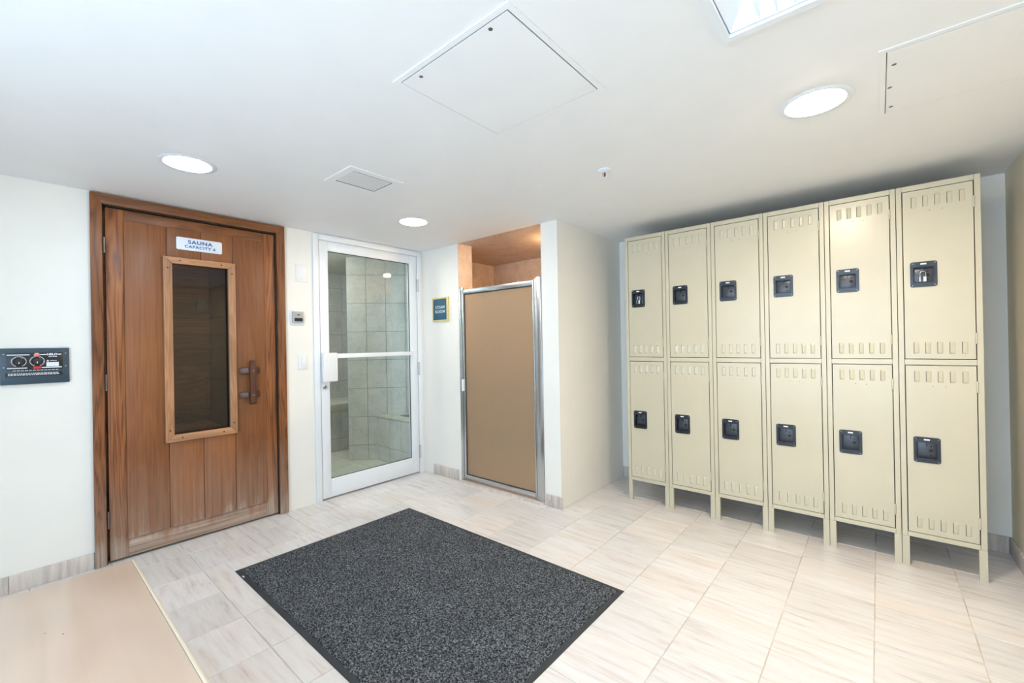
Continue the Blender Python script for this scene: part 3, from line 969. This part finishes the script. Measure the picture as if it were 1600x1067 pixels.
LOUV = louver_mesh = None
def louvers(parent, zc0, zc1):
    global LOUV
    for k in range(5):
        xx = 3.402 - 3.3419 + LX0 + k * 0.0432
        if LOUV is None:
            mm = MB()
            # pressed louver: rises steeply at the left lip, falls away to the right
            prof = [(0.0, 0.0), (0.0012, -0.0046), (0.005, -0.0042), (0.012, -0.0030), (0.0165, -0.0018), (0.0195, 0.0)]
            h = zc1 - zc0
            secs = [(0.0, 0.02), (0.004, 0.55), (0.010, 1.0), (h - .010, 1.0), (h - .004, 0.55), (h, 0.02)]
            R = [[mm.bm.verts.new((xx + px_, LY + py_ * s_ - 0.00005, zc0 + hz)) for px_, py_ in prof] for hz, s_ in secs]
            for A, B_ in zip(R, R[1:]):
                for i in range(len(prof) - 1):
                    mm.bm.faces.new((A[i], A[i + 1], B_[i + 1], B_[i]))
            mm.bm.faces.new(R[0])
            mm.bm.faces.new(R[-1][::-1])
            old = ORG[parent]
            ORG[parent] = Vector((xx, LY, zc0))
            o = mm.build('louver', 'locker_paint', parent)
            ORG[parent] = old
            LOUV = o.data
            o.location = Vector((xx, LY, zc0)) - old
            sl_ = box('louver_slot', (xx - .0012, xx + .0004, LY - .0006, LY + .0004, zc0 + .003, zc0 + h - .003), 'dark_gap', parent)
        else:
            o = bpy.data.objects.new('louver', LOUV)
            COL.objects.link(o)
            o.parent = parent
            o.location = Vector((xx, LY, zc0)) - ORG[parent]
            ORG[o] = ORG[parent]
            h = zc1 - zc0
            box('louver_slot', (xx - .0012, xx + .0004, LY - .0006, LY + .0004, zc0 + .003, zc0 + h - .003), 'dark_gap', parent)

def locker_door(z0, z1, lz0, lz1, louv):
    """door with a square hole for the recessed latch cup"""
    hx0, hx1 = LX0 + 0.061, LX0 + 0.1400
    hz0, hz1 = lz0 + .022, lz1 - .026
    m = MB()
    fy, by = LY, LY + .014
    xs = [dX0, hx0, hx1, dX1]
    zs = [z0, hz0, hz1, z1]
    vf = [[m.bm.verts.new((x, fy, z_)) for x in xs] for z_ in zs]
    vb2 = [[m.bm.verts.new((x, by, z_)) for x in xs] for z_ in zs]
    for j in range(3):
        for i in range(3):
            if i == 1 and j == 1:
                continue
            m.bm.faces.new((vf[j][i], vf[j][i + 1], vf[j + 1][i + 1], vf[j + 1][i]))
            m.bm.faces.new((vb2[j][i], vb2[j + 1][i], vb2[j + 1][i + 1], vb2[j][i + 1]))
    for i in range(3):
        m.bm.faces.new((vf[0][i], vb2[0][i], vb2[0][i + 1], vf[0][i + 1]))
        m.bm.faces.new((vf[3][i], vf[3][i + 1], vb2[3][i + 1], vb2[3][i]))
        m.bm.faces.new((vf[i][0], vf[i + 1][0], vb2[i + 1][0], vb2[i][0]))
        m.bm.faces.new((vf[i][3], vb2[i][3], vb2[i + 1][3], vf[i + 1][3]))
    for a_, b_ in (((1, 1), (1, 2)), ((1, 2), (2, 2)), ((2, 2), (2, 1)), ((2, 1), (1, 1))):
        m.bm.faces.new((vf[a_[0]][a_[1]], vf[b_[0]][b_[1]], vb2[b_[0]][b_[1]], vb2[a_[0]][a_[1]]))
    dr = m.build('door', 'locker_paint', lk)
    # latch: rounded rim plate + recessed cup
    rx0, rx1 = LX0 + 0.0505, LX0 + 0.1515
    outer = rounded(rx0, rx1, lz0, lz1, 0.010, 3)
    n = len(outer)
    m = MB()
    inner = rounded(hx0 + .0015, hx1 - .0015, hz0 + .0015, hz1 - .0015, 0.003, 3)
    lay = []
    for pts, y in ((outer, LY - .0002), ([(p[0] * .985 + (rx0 + rx1) / 2 * .015, p[1] * .985 + (lz0 + lz1) / 2 * .015) for p in outer], LY - .004), (inner, LY - .004), (inner, LY + .020)):
        lay.append([m.bm.verts.new((p[0], y, p[1])) for p in pts])
    for A, B_ in zip(lay, lay[1:]):
        for i in range(n):
            m.bm.faces.new((A[i], A[(i + 1) % n], B_[(i + 1) % n], B_[i]))
    m.bm.faces.new(lay[-1][::-1])
    m.build('latch_cup', 'black_plastic', dr)
    cx, cz = (hx0 + hx1) / 2, (hz0 + hz1) / 2
    box('latch_plate', (hx0 + .004, hx1 - .004, LY + .016, LY + .0195, hz0 + .004, hz1 - .004), 'latch_sheen_grey', dr, 0.001)
    MB().lathe([(0.0085, LY + .0150), (0.0085, LY + .0158)], (cx + .016, 0, cz - .002), 1, 6).build('latch_hole', 'dark_gap', dr)
    for dz in (.020, -.022):
        MB().lathe([(0.0035, LY + .0150), (0.0035, LY + .0158)], (cx + .016, 0, cz - .002 + dz), 1, 10).build('latch_hole', 'dark_gap', dr)
    box('hasp', (cx - .002, cx + .0015, LY + .004, LY + .0158, hz1 - .022, hz1 - .002), 'black_plastic', dr)
    box('latch_label', (cx - .011, cx + .011, LY - .0052, LY - .0042, lz1 - .016, lz1 - .009), 'print_white', dr)
    for sx_, sz_ in ((rx0 + .009, lz0 + .009), (rx1 - .009, lz0 + .009), (rx0 + .009, lz1 - .009), (rx1 - .009, lz1 - .009)):
        MB().lathe([(0.0028, LY - .0055), (0.0028, LY - .0041)], (sx_, 0, sz_), 1, 8).build('rivet', 'dark_steel', dr)
    for (a_, b_) in louv:
        louvers(dr, a_, b_)
    zt = louv[0][0] - 0.020
    for dx in (-.035, .010):
        MB().lathe([(0.002, LY - .0004), (0.002, LY + .0002)], ((dX0 + dX1) / 2 + dx + .01, 0, zt), 1, 8).build('number_hole', 'dark_gap', dr)
    for hz in (z1 - .10, z0 + .10):
        hgm = MB()
        hgm.lathe([(0.0042, hz - .027), (0.0042, hz - .009), (0.0036, hz - .0085), (0.0042, hz - .008), (0.0042, hz + .009), (0.0036, hz + .0095), (0.0042, hz + .010), (0.0042, hz + .027)], (dX1 + .0018, LY - .0022, 0), 2, 10)
        hgm.build('hinge', 'locker_paint', dr)
    return dr
locker_door(UD[0], UD[1], 1.438, 1.568, [(1.844, 1.905), (1.096, 1.159)])
locker_door(LD_[0], LD_[1], 0.541, 0.672, [(0.951, 1.010), (0.203, 0.264)])
labels = ['cream steel locker nearest the shower wall, narrow padlock on its upper door',
          'cream two-door steel locker, second from the shower wall',
          'cream two-door steel locker, third from the shower wall',
          'cream two-door steel locker, third from the right end of the row',
          'cream two-door steel locker, second from the right end of the row',
          'cream steel locker at the right end, padlock on its upper door']
for i in range(6):
    o = lk if i == 0 else copy_tree(lk)
    o.location = (LX0 + i * LWD, LY, 0)
    o['label'] = labels[i]

def padlock(i, label, w_, off):
    cx = LX0 + i * LWD + 0.1005 + off
    zt = 1.520
    yc = LY + 0.004
    o = thing('padlock', (cx, yc, 1.466), label, 'padlock', 'padlocks on the locker doors')
    pts = []
    for k in range(13):
        a_ = math.pi * k / 12
        pts.append((cx - 0.0105 * math.cos(a_), yc, 1.506 + 0.0125 * math.sin(a_)))
    pts = [(cx - .0105, yc, 1.490)] + pts + [(cx + .0105, yc, 1.490)]
    MB().tube(pts, 0.0024).build('shackle', 'chrome', o)
    bd = box('lock_body', (cx - w_, cx + w_, yc - .0065, yc + .0065, 1.463, 1.4935), 'black_plastic', o, 0.002)
    for k in range(3):
        MB().lathe([(0.0052, cx + .001), (0.0052, cx + w_ - .002)], (0, yc - .0036, 1.469 + k * .0088), 0, 12).build('number_wheel', 'print_white', bd)
    box('side_plate', (cx - w_ + .001, cx - w_ + .005, yc - .0072, yc - .0066, 1.466, 1.490), 'steel', bd)
padlock(0, 'padlock hanging in the upper latch of the locker nearest the shower', 0.0145, 0.002)
padlock(5, 'padlock hanging in the upper latch of the rightmost locker', 0.0145, -0.002)

# ================================================================== WALL ITEMS
# sauna control unit
cu = thing('sauna_control', (0, -2.465, 1.026), 'dark blue sauna control box with two dials on the left wall', 'control panel')
cy0, cy1, cz0, cz1 = -2.584, -2.346, 1.026, 1.2065
box('housing', (0.0004, 0.016, cy0, cy1, cz0, cz1), 'control_blue', cu, 0.003)
fp = box('face_plate', (0.0161, 0.0185, cy0 + .021, cy1 - .024, 1.098, 1.184), 'print_black', cu, 0.001)
fxx = 0.0186
for z_, a_, b_ in ((1.1735, cy0 + .023, cy0 + .098), (1.1735, cy0 + .132, cy0 + .156), (1.1735, cy0 + .196, cy0 + .209), (1.1075, cy0 + .023, cy0 + .090), (1.1075, cy0 + .138, cy0 + .210)):
    box('stripe', (fxx, fxx + .0005, a_, b_, z_ - .0025, z_ + .0025), 'print_white', fp)
lettering('lettering', 'HELO', 0.0135, 'print_white', fp, (fxx + .0006, cy0 + .176, 1.1735), 'left', 0.0006, 1.1)
lettering('lettering', 'SAUNA', 0.0085, 'print_white', fp, (fxx + .0006, cy0 + .178, 1.1625), 'left', 0.0003, 1.1)
for yc in (cy0 + .062, cy0 + .123):
    kn = MB().lathe([(0.0225, 0.0190), (0.0205, 0.030), (0.017, 0.032), (0.0165, 0.042), (0.014, 0.044)], (0, yc, 1.1405), 0, 28).build('dial', 'black_plastic', cu)
    for k in range(18):
        a_ = math.radians(-60 + 300 * k / 17)
        r0, r1 = 0.0232, 0.0262
        ca_, sa_ = math.cos(a_), math.sin(a_)
        t_ = 0.0028
        MB().prism([(yc + r0 * ca_ - t_ * sa_, 1.1405 + r0 * sa_ + t_ * ca_), (yc + r0 * ca_ + t_ * sa_, 1.1405 + r0 * sa_ - t_ * ca_), (yc + r1 * ca_ + t_ * sa_, 1.1405 + r1 * sa_ - t_ * ca_), (yc + r1 * ca_ - t_ * sa_, 1.1405 + r1 * sa_ + t_ * ca_)], 0, fxx, fxx + .0005).build('dial_mark', 'print_white', kn)
    box('pointer', (0.044, 0.0448, yc - .0012, yc + .0012, 1.130, 1.139), 'print_white', kn)
MB().lathe([(0.011, 0.0186), (0.010, 0.024), (0.005, 0.027), (0.001, 0.0275)], (0, cy0 + .122, 1.1725), 0, 18).build('pilot_lamp', 'pink_plastic', cu)
box('rocker_switch', (0.0186, 0.025, cy0 + .110, cy0 + .136, 1.1015, 1.1145), 'red_plastic', cu, 0.002)
lb = box('rating_label', (fxx, fxx + .0006, cy0 + .155, cy0 + .199, 1.112, 1.134), 'print_white', cu)
MB().prism([(cy0 + .155, 1.138), (cy0 + .165, 1.138), (cy0 + .160, 1.147)], 0, fxx, fxx + .0006).build('warning_triangle', 'print_white', cu)
box('text_line', (fxx, fxx + .0005, cy0 + .168, cy0 + .192, 1.1405, 1.1430), 'print_white', cu)
for k in range(12):
    a_ = cy0 + .042 + k * .0132
    box('text_line', (0.0161, 0.0166, a_, a_ + .0098, 1.0935, 1.0960), 'print_white', cu)
strip = box('warning_strip', (0.0161, 0.0172, cy0 + .017, cy1 - .026, 1.0655, 1.0845), 'print_black', cu)
for r_ in range(2):
    a_ = cy0 + .026
    while a_ < cy1 - .040:
        ln = random.uniform(.004, .011)
        box('text_line', (0.0173, 0.0177, a_, a_ + ln, 1.0775 - r_ * .0062, 1.0810 - r_ * .0062), 'print_white', strip)
        a_ += ln + .0022
for y_, z_ in ((cy0 + .012, 1.178), (cy1 - .014, 1.178), (cy0 + .012, 1.112), (cy1 - .014, 1.112)):
    MB().lathe([(0.003, 0.0162), (0.0025, 0.0175)], (0, y_, z_), 0, 10).build('screw', 'steel', cu)

bp = thing('blank_plate', (0, -1.126, 1.674), 'blank white cover plate high between the two doors', 'wall plate')
box('cover', (0.0003, 0.005, -1.168, -1.083, 1.674, 1.808), 'white_plastic', bp, 0.002)
for z_ in (1.70, 1.782):
    MB().lathe([(0.003, 0.0052), (0.0028, 0.006)], (0, -1.1255, z_), 0, 10).build('screw', 'steel', bp)
th = thing('thermostat', (0, -1.162, 1.36), 'small grey thermostat on a white plate beside the sauna frame', 'thermostat')
box('back_plate', (0.0003, 0.006, -1.215, -1.112, 1.350, 1.462), 'white_plastic', th, 0.002)
box('body', (0.0062, 0.024, -1.203, -1.122, 1.368, 1.452), 'grey_plastic', th, 0.004)
box('display', (0.0241, 0.0248, -1.190, -1.132, 1.378, 1.403), 'print_black', th)
box('badge', (0.0241, 0.0248, -1.190, -1.132, 1.412, 1.440), 'badge_tan', th)
box('badge_mark', (0.0249, 0.0253, -1.170, -1.152, 1.423, 1.430), 'print_black', th)
swi = thing('light_switch', (0, -1.1225, 1.022), 'white rocker light switch beside the glass door', 'switch')
box('cover', (0.0003, 0.0055, -1.159, -1.086, 1.022, 1.140), 'white_plastic', swi, 0.002)
box('rocker', (0.0057, 0.0095, -1.1375, -1.1005, 1.048, 1.114), 'white_plastic', swi, 0.002)
ssn = thing('steam_room_sign', (0.264, 0, 1.397), 'teal steam room sign with thin gold frame beside the shower', 'sign')
s0, s1, q0, q1 = 0.156, 0.374, 1.400, 1.614
MB().box(s0, s0 + .012, -0.016, -0.0003, q0, q1).box(s1 - .022, s1, -0.016, -0.0003, q0, q1).box(s0 + .012, s1 - .022, -0.016, -0.0003, q0, q0 + .012).box(s0 + .012, s1 - .022, -0.016, -0.0003, q1 - .012, q1).build('frame', 'gold', ssn)
box('face', (s0 + .0122, s1 - .0222, -0.011, -0.0003, q0 + .0122, q1 - .0122), 'sign_teal', ssn)
lettering('lettering', 'STEAM', 0.038, 'print_white', ssn, ((s0 + s1) / 2 - .005, -0.0118, 1.525), 'back', 0.0002, 1.05, 1.1)
lettering('lettering', 'ROOM', 0.038, 'print_white', ssn, ((s0 + s1) / 2 - .005, -0.0118, 1.486), 'back', 0.0002, 1.12, 1.1)

# ================================================================== CEILING ITEMS
dl = [('recessed ceiling light in front of the sauna door', 'lamp_cool'), ('recessed ceiling light in front of the glass door', 'lamp_neutral'), ('large warm recessed ceiling light in front of the lockers', 'lamp_warm')]
for (x, y), (lab, mtl) in zip(LIGHTS, dl):
    o = thing('recessed_light', (x, y, H), lab, 'ceiling light', 'recessed ceiling lights')
    MB().lathe([(0.0925, H + .004), (0.0925, H - .0005), (0.094, H - .004), (0.110, H - .0035), (0.116, H - .0006)], (x, y, 0), 2, 44, cap=False).build('trim_ring', 'white_metal', o)
    MB().lathe([(0.0925, H + .004), (0.090, H + .05), (0.075, H + .13), (0.02, H + .16)], (x, y, 0), 2, 44, cap=False).build('reflector', 'white_metal', o)
    MB().lathe([(0.0885, H + .004), (0.084, H - .002), (0.06, H - .008), (0.03, H - .010), (0.002, H - .011)], (x, y, 0), 2, 44, cap=False).build('lens', mtl, o)

def access_panel(name, x0, x1, y0, y1, screws, label):
    o = thing(name, ((x0 + x1) / 2, (y0 + y1) / 2, H), label, 'access panel', 'ceiling access panels')
    fl = 0.0185
    z0, z1 = H - .0035, H - .0004
    MB().box(x0, x0 + fl, y0, y1, z0, z1).box(x1 - fl, x1, y0, y1, z0, z1).box(x0 + fl, x1 - fl, y0, y0 + fl, z0, z1).box(x0 + fl, x1 - fl, y1 - fl, y1, z0, z1).build('frame', 'panel_white', o)
    box('shadow_gap', (x0 + fl, x1 - fl, y0 + fl, y1 - fl, z0 + .0022, z1 + .0002), 'dark_gap', o)
    g1, g2 = 0.0022, 0.0036
    box('hatch', (x0 + fl + g1, x1 - fl - g2, y0 + fl + g2, y1 - fl - g1, z0 - .0003, z0 + .0020), 'panel_white', o)
    for sx, sy in screws:
        MB().lathe([(0.0065, z0 - .0005), (0.0065, z0 - .0010)], (sx, sy, 0), 2, 12).build('screw', 'dark_steel', o)
access_panel('access_panel', 2.053, 2.560, -1.714, -1.200, [(2.46, -1.674), (2.148, -1.671)], 'square white ceiling access panel turned diagonal in the view')
access_panel('access_panel', 3.277, 3.780, -0.805, -0.285, [(3.315, -0.694), (3.307, -0.533), (3.313, -0.364)], 'white ceiling access panel above the right end of the lockers')

av = thing('air_vent', (1.2, -1.31, H), 'white slatted air vent in the ceiling', 'vent')
x0, x1, y0, y1 = 1.067, 1.335, -1.467, -1.157
fl = 0.040
m = MB()
for (xa, xb, ya, yb_) in ((x0, x0 + fl, y0, y1), (x1 - fl, x1, y0, y1), (x0 + fl, x1 - fl, y0, y0 + fl), (x0 + fl, x1 - fl, y1 - fl, y1)):
    m.box(xa, xb, ya, yb_, H - .005, H - .0004)
m.build('frame', 'panel_white', av)
box('dark_throat', (x0 + fl, x1 - fl, y0 + fl, y1 - fl, H - .0015, H - .0004), 'dark_gap', av)
ns = 13
pit = (x1 - x0 - 2 * fl - .018) / ns
for k in range(ns):
    xa = x0 + fl + .016 + k * pit
    MB().prism([(xa, H - .0052), (xa + pit * .66, H - .0046), (xa + pit * .66, H - .0040), (xa, H - .0046)], 1, y0 + fl + .001, y1 - fl - .009).build('slat', 'panel_white', av)
    # (x,z) outline, extruded along y

sp = thing('sprinkler_head', (2.215, -0.561, H), 'small ceiling sprinkler head with red bulb', 'sprinkler')
sx, sy = 2.215, -0.561
MB().lathe([(0.034, H - .0004), (0.033, H - .004), (0.016, H - .010), (0.012, H - .012)], (sx, sy, 0), 2, 26).build('escutcheon', 'white_metal', sp)
MB().tube([(sx - .012, sy, H - .010), (sx - .013, sy, H - .024), (sx - .004, sy, H - .038)], 0.002).tube([(sx + .012, sy, H - .010), (sx + .013, sy, H - .024), (sx + .004, sy, H - .038)], 0.002).build('yoke', 'steel', sp)
MB().lathe([(0.003, H - .012), (0.0052, H - .018), (0.0052, H - .030), (0.003, H - .036)], (sx, sy, 0), 2, 14).build('glass_bulb', 'bulb_red', sp)
MB().lathe([(0.005, H - .0365), (0.014, H - .040), (0.014, H - .0415)], (sx, sy, 0), 2, 18).build('deflector', 'white_metal', sp)

# louvred fluorescent fixture
tr = thing('fluorescent_fixture', ((TF[0] + TF[1]) / 2, (TF[2] + TF[3]) / 2, H), 'white louvred fluorescent fixture at the top edge of the view', 'ceiling light')
x0, x1, y0, y1 = TF
fl = 0.025
m = MB()
for (xa, xb, ya, yb_) in ((x0, x0 + fl, y0, y1), (x1 - fl, x1, y0, y1), (x0 + fl, x1 - fl, y0, y0 + fl), (x0 + fl, x1 - fl, y1 - fl, y1)):
    m.box(xa, xb, ya, yb_, H - .012, H - .0004)
m.build('frame', 'white_metal', tr, 0.0)
ix0, ix1, iy0, iy1 = x0 + fl, x1 - fl, y0 + fl, y1 - fl
zt = H + .15
MB().box(ix0 + .001, ix0 + .002, iy0, iy1, H, zt).box(ix1 - .002, ix1 - .001, iy0, iy1, H, zt).box(ix0, ix1, iy0 + .001, iy0 + .002, H, zt).box(ix0, ix1, iy1 - .002, iy1 - .001, H, zt).box(ix0, ix1, iy0, iy1, zt, zt + .003).build('housing', 'white_metal', tr)
sl_h, ins = 0.062, 0.052
z0 = H - .003
# sloped inner panels
for pts, ax, a_, b_ in (([(ix0 + .0025, z0), (ix0 + .004, z0), (ix0 + ins, z0 + sl_h), (ix0 + ins - .0015, z0 + sl_h)], 1, iy0 + .003, iy1 - .003),
                        ([(ix1 - .0025, z0), (ix1 - .004, z0), (ix1 - ins, z0 + sl_h), (ix1 - ins + .0015, z0 + sl_h)], 1, iy0 + .003, iy1 - .003),
                        ([(iy1 - .0025, z0), (iy1 - .004, z0), (iy1 - ins, z0 + sl_h), (iy1 - ins + .0015, z0 + sl_h)], 0, ix0 + .003, ix1 - .003),
                        ([(iy0 + .0025, z0), (iy0 + .004, z0), (iy0 + ins, z0 + sl_h), (iy0 + ins - .0015, z0 + sl_h)], 0, ix0 + .003, ix1 - .003)):
    MB().prism(pts, ax, a_, b_).build('inner_panel', 'white_metal', tr)
xx = 3.032
first = None
while xx < ix1 - .06:
    if first is None:
        first = MB().prism([(xx - .0006, z0 + .001), (xx + .0006, z0 + .001), (xx + .002, z0 + .055), (xx - .002, z0 + .055)], 1, iy0 + .004, iy1 - .004).build('blade', 'white_metal', tr)
        bx_ = xx
    else:
        o = bpy.data.objects.new('blade', first.data)
        COL.objects.link(o)
        o.parent = tr
        o.location = (xx - bx_, 0, 0)
    xx += 0.040
yy = iy1 - .36
first = None
while yy > iy0 + .08:
    if first is None:
        first = MB().prism([(yy - .0006, z0 + .012), (yy + .0006, z0 + .012), (yy + .002, z0 + .054), (yy - .002, z0 + .054)], 0, ix0 + .05, ix1 - .05).build('cross_blade', 'white_metal', tr)
        by_ = yy
    else:
        o = bpy.data.objects.new('cross_blade', first.data)
        COL.objects.link(o)
        o.parent = tr
        o.location = (0, yy - by_, 0)
    yy -= 0.36
for xc in (3.08, 3.2315, 3.383):
    MB().lathe([(0.013, iy0 + .12), (0.013, iy1 - .15)], (xc, 0, H + .115), 1, 12).build('tube', 'tube_light', tr)
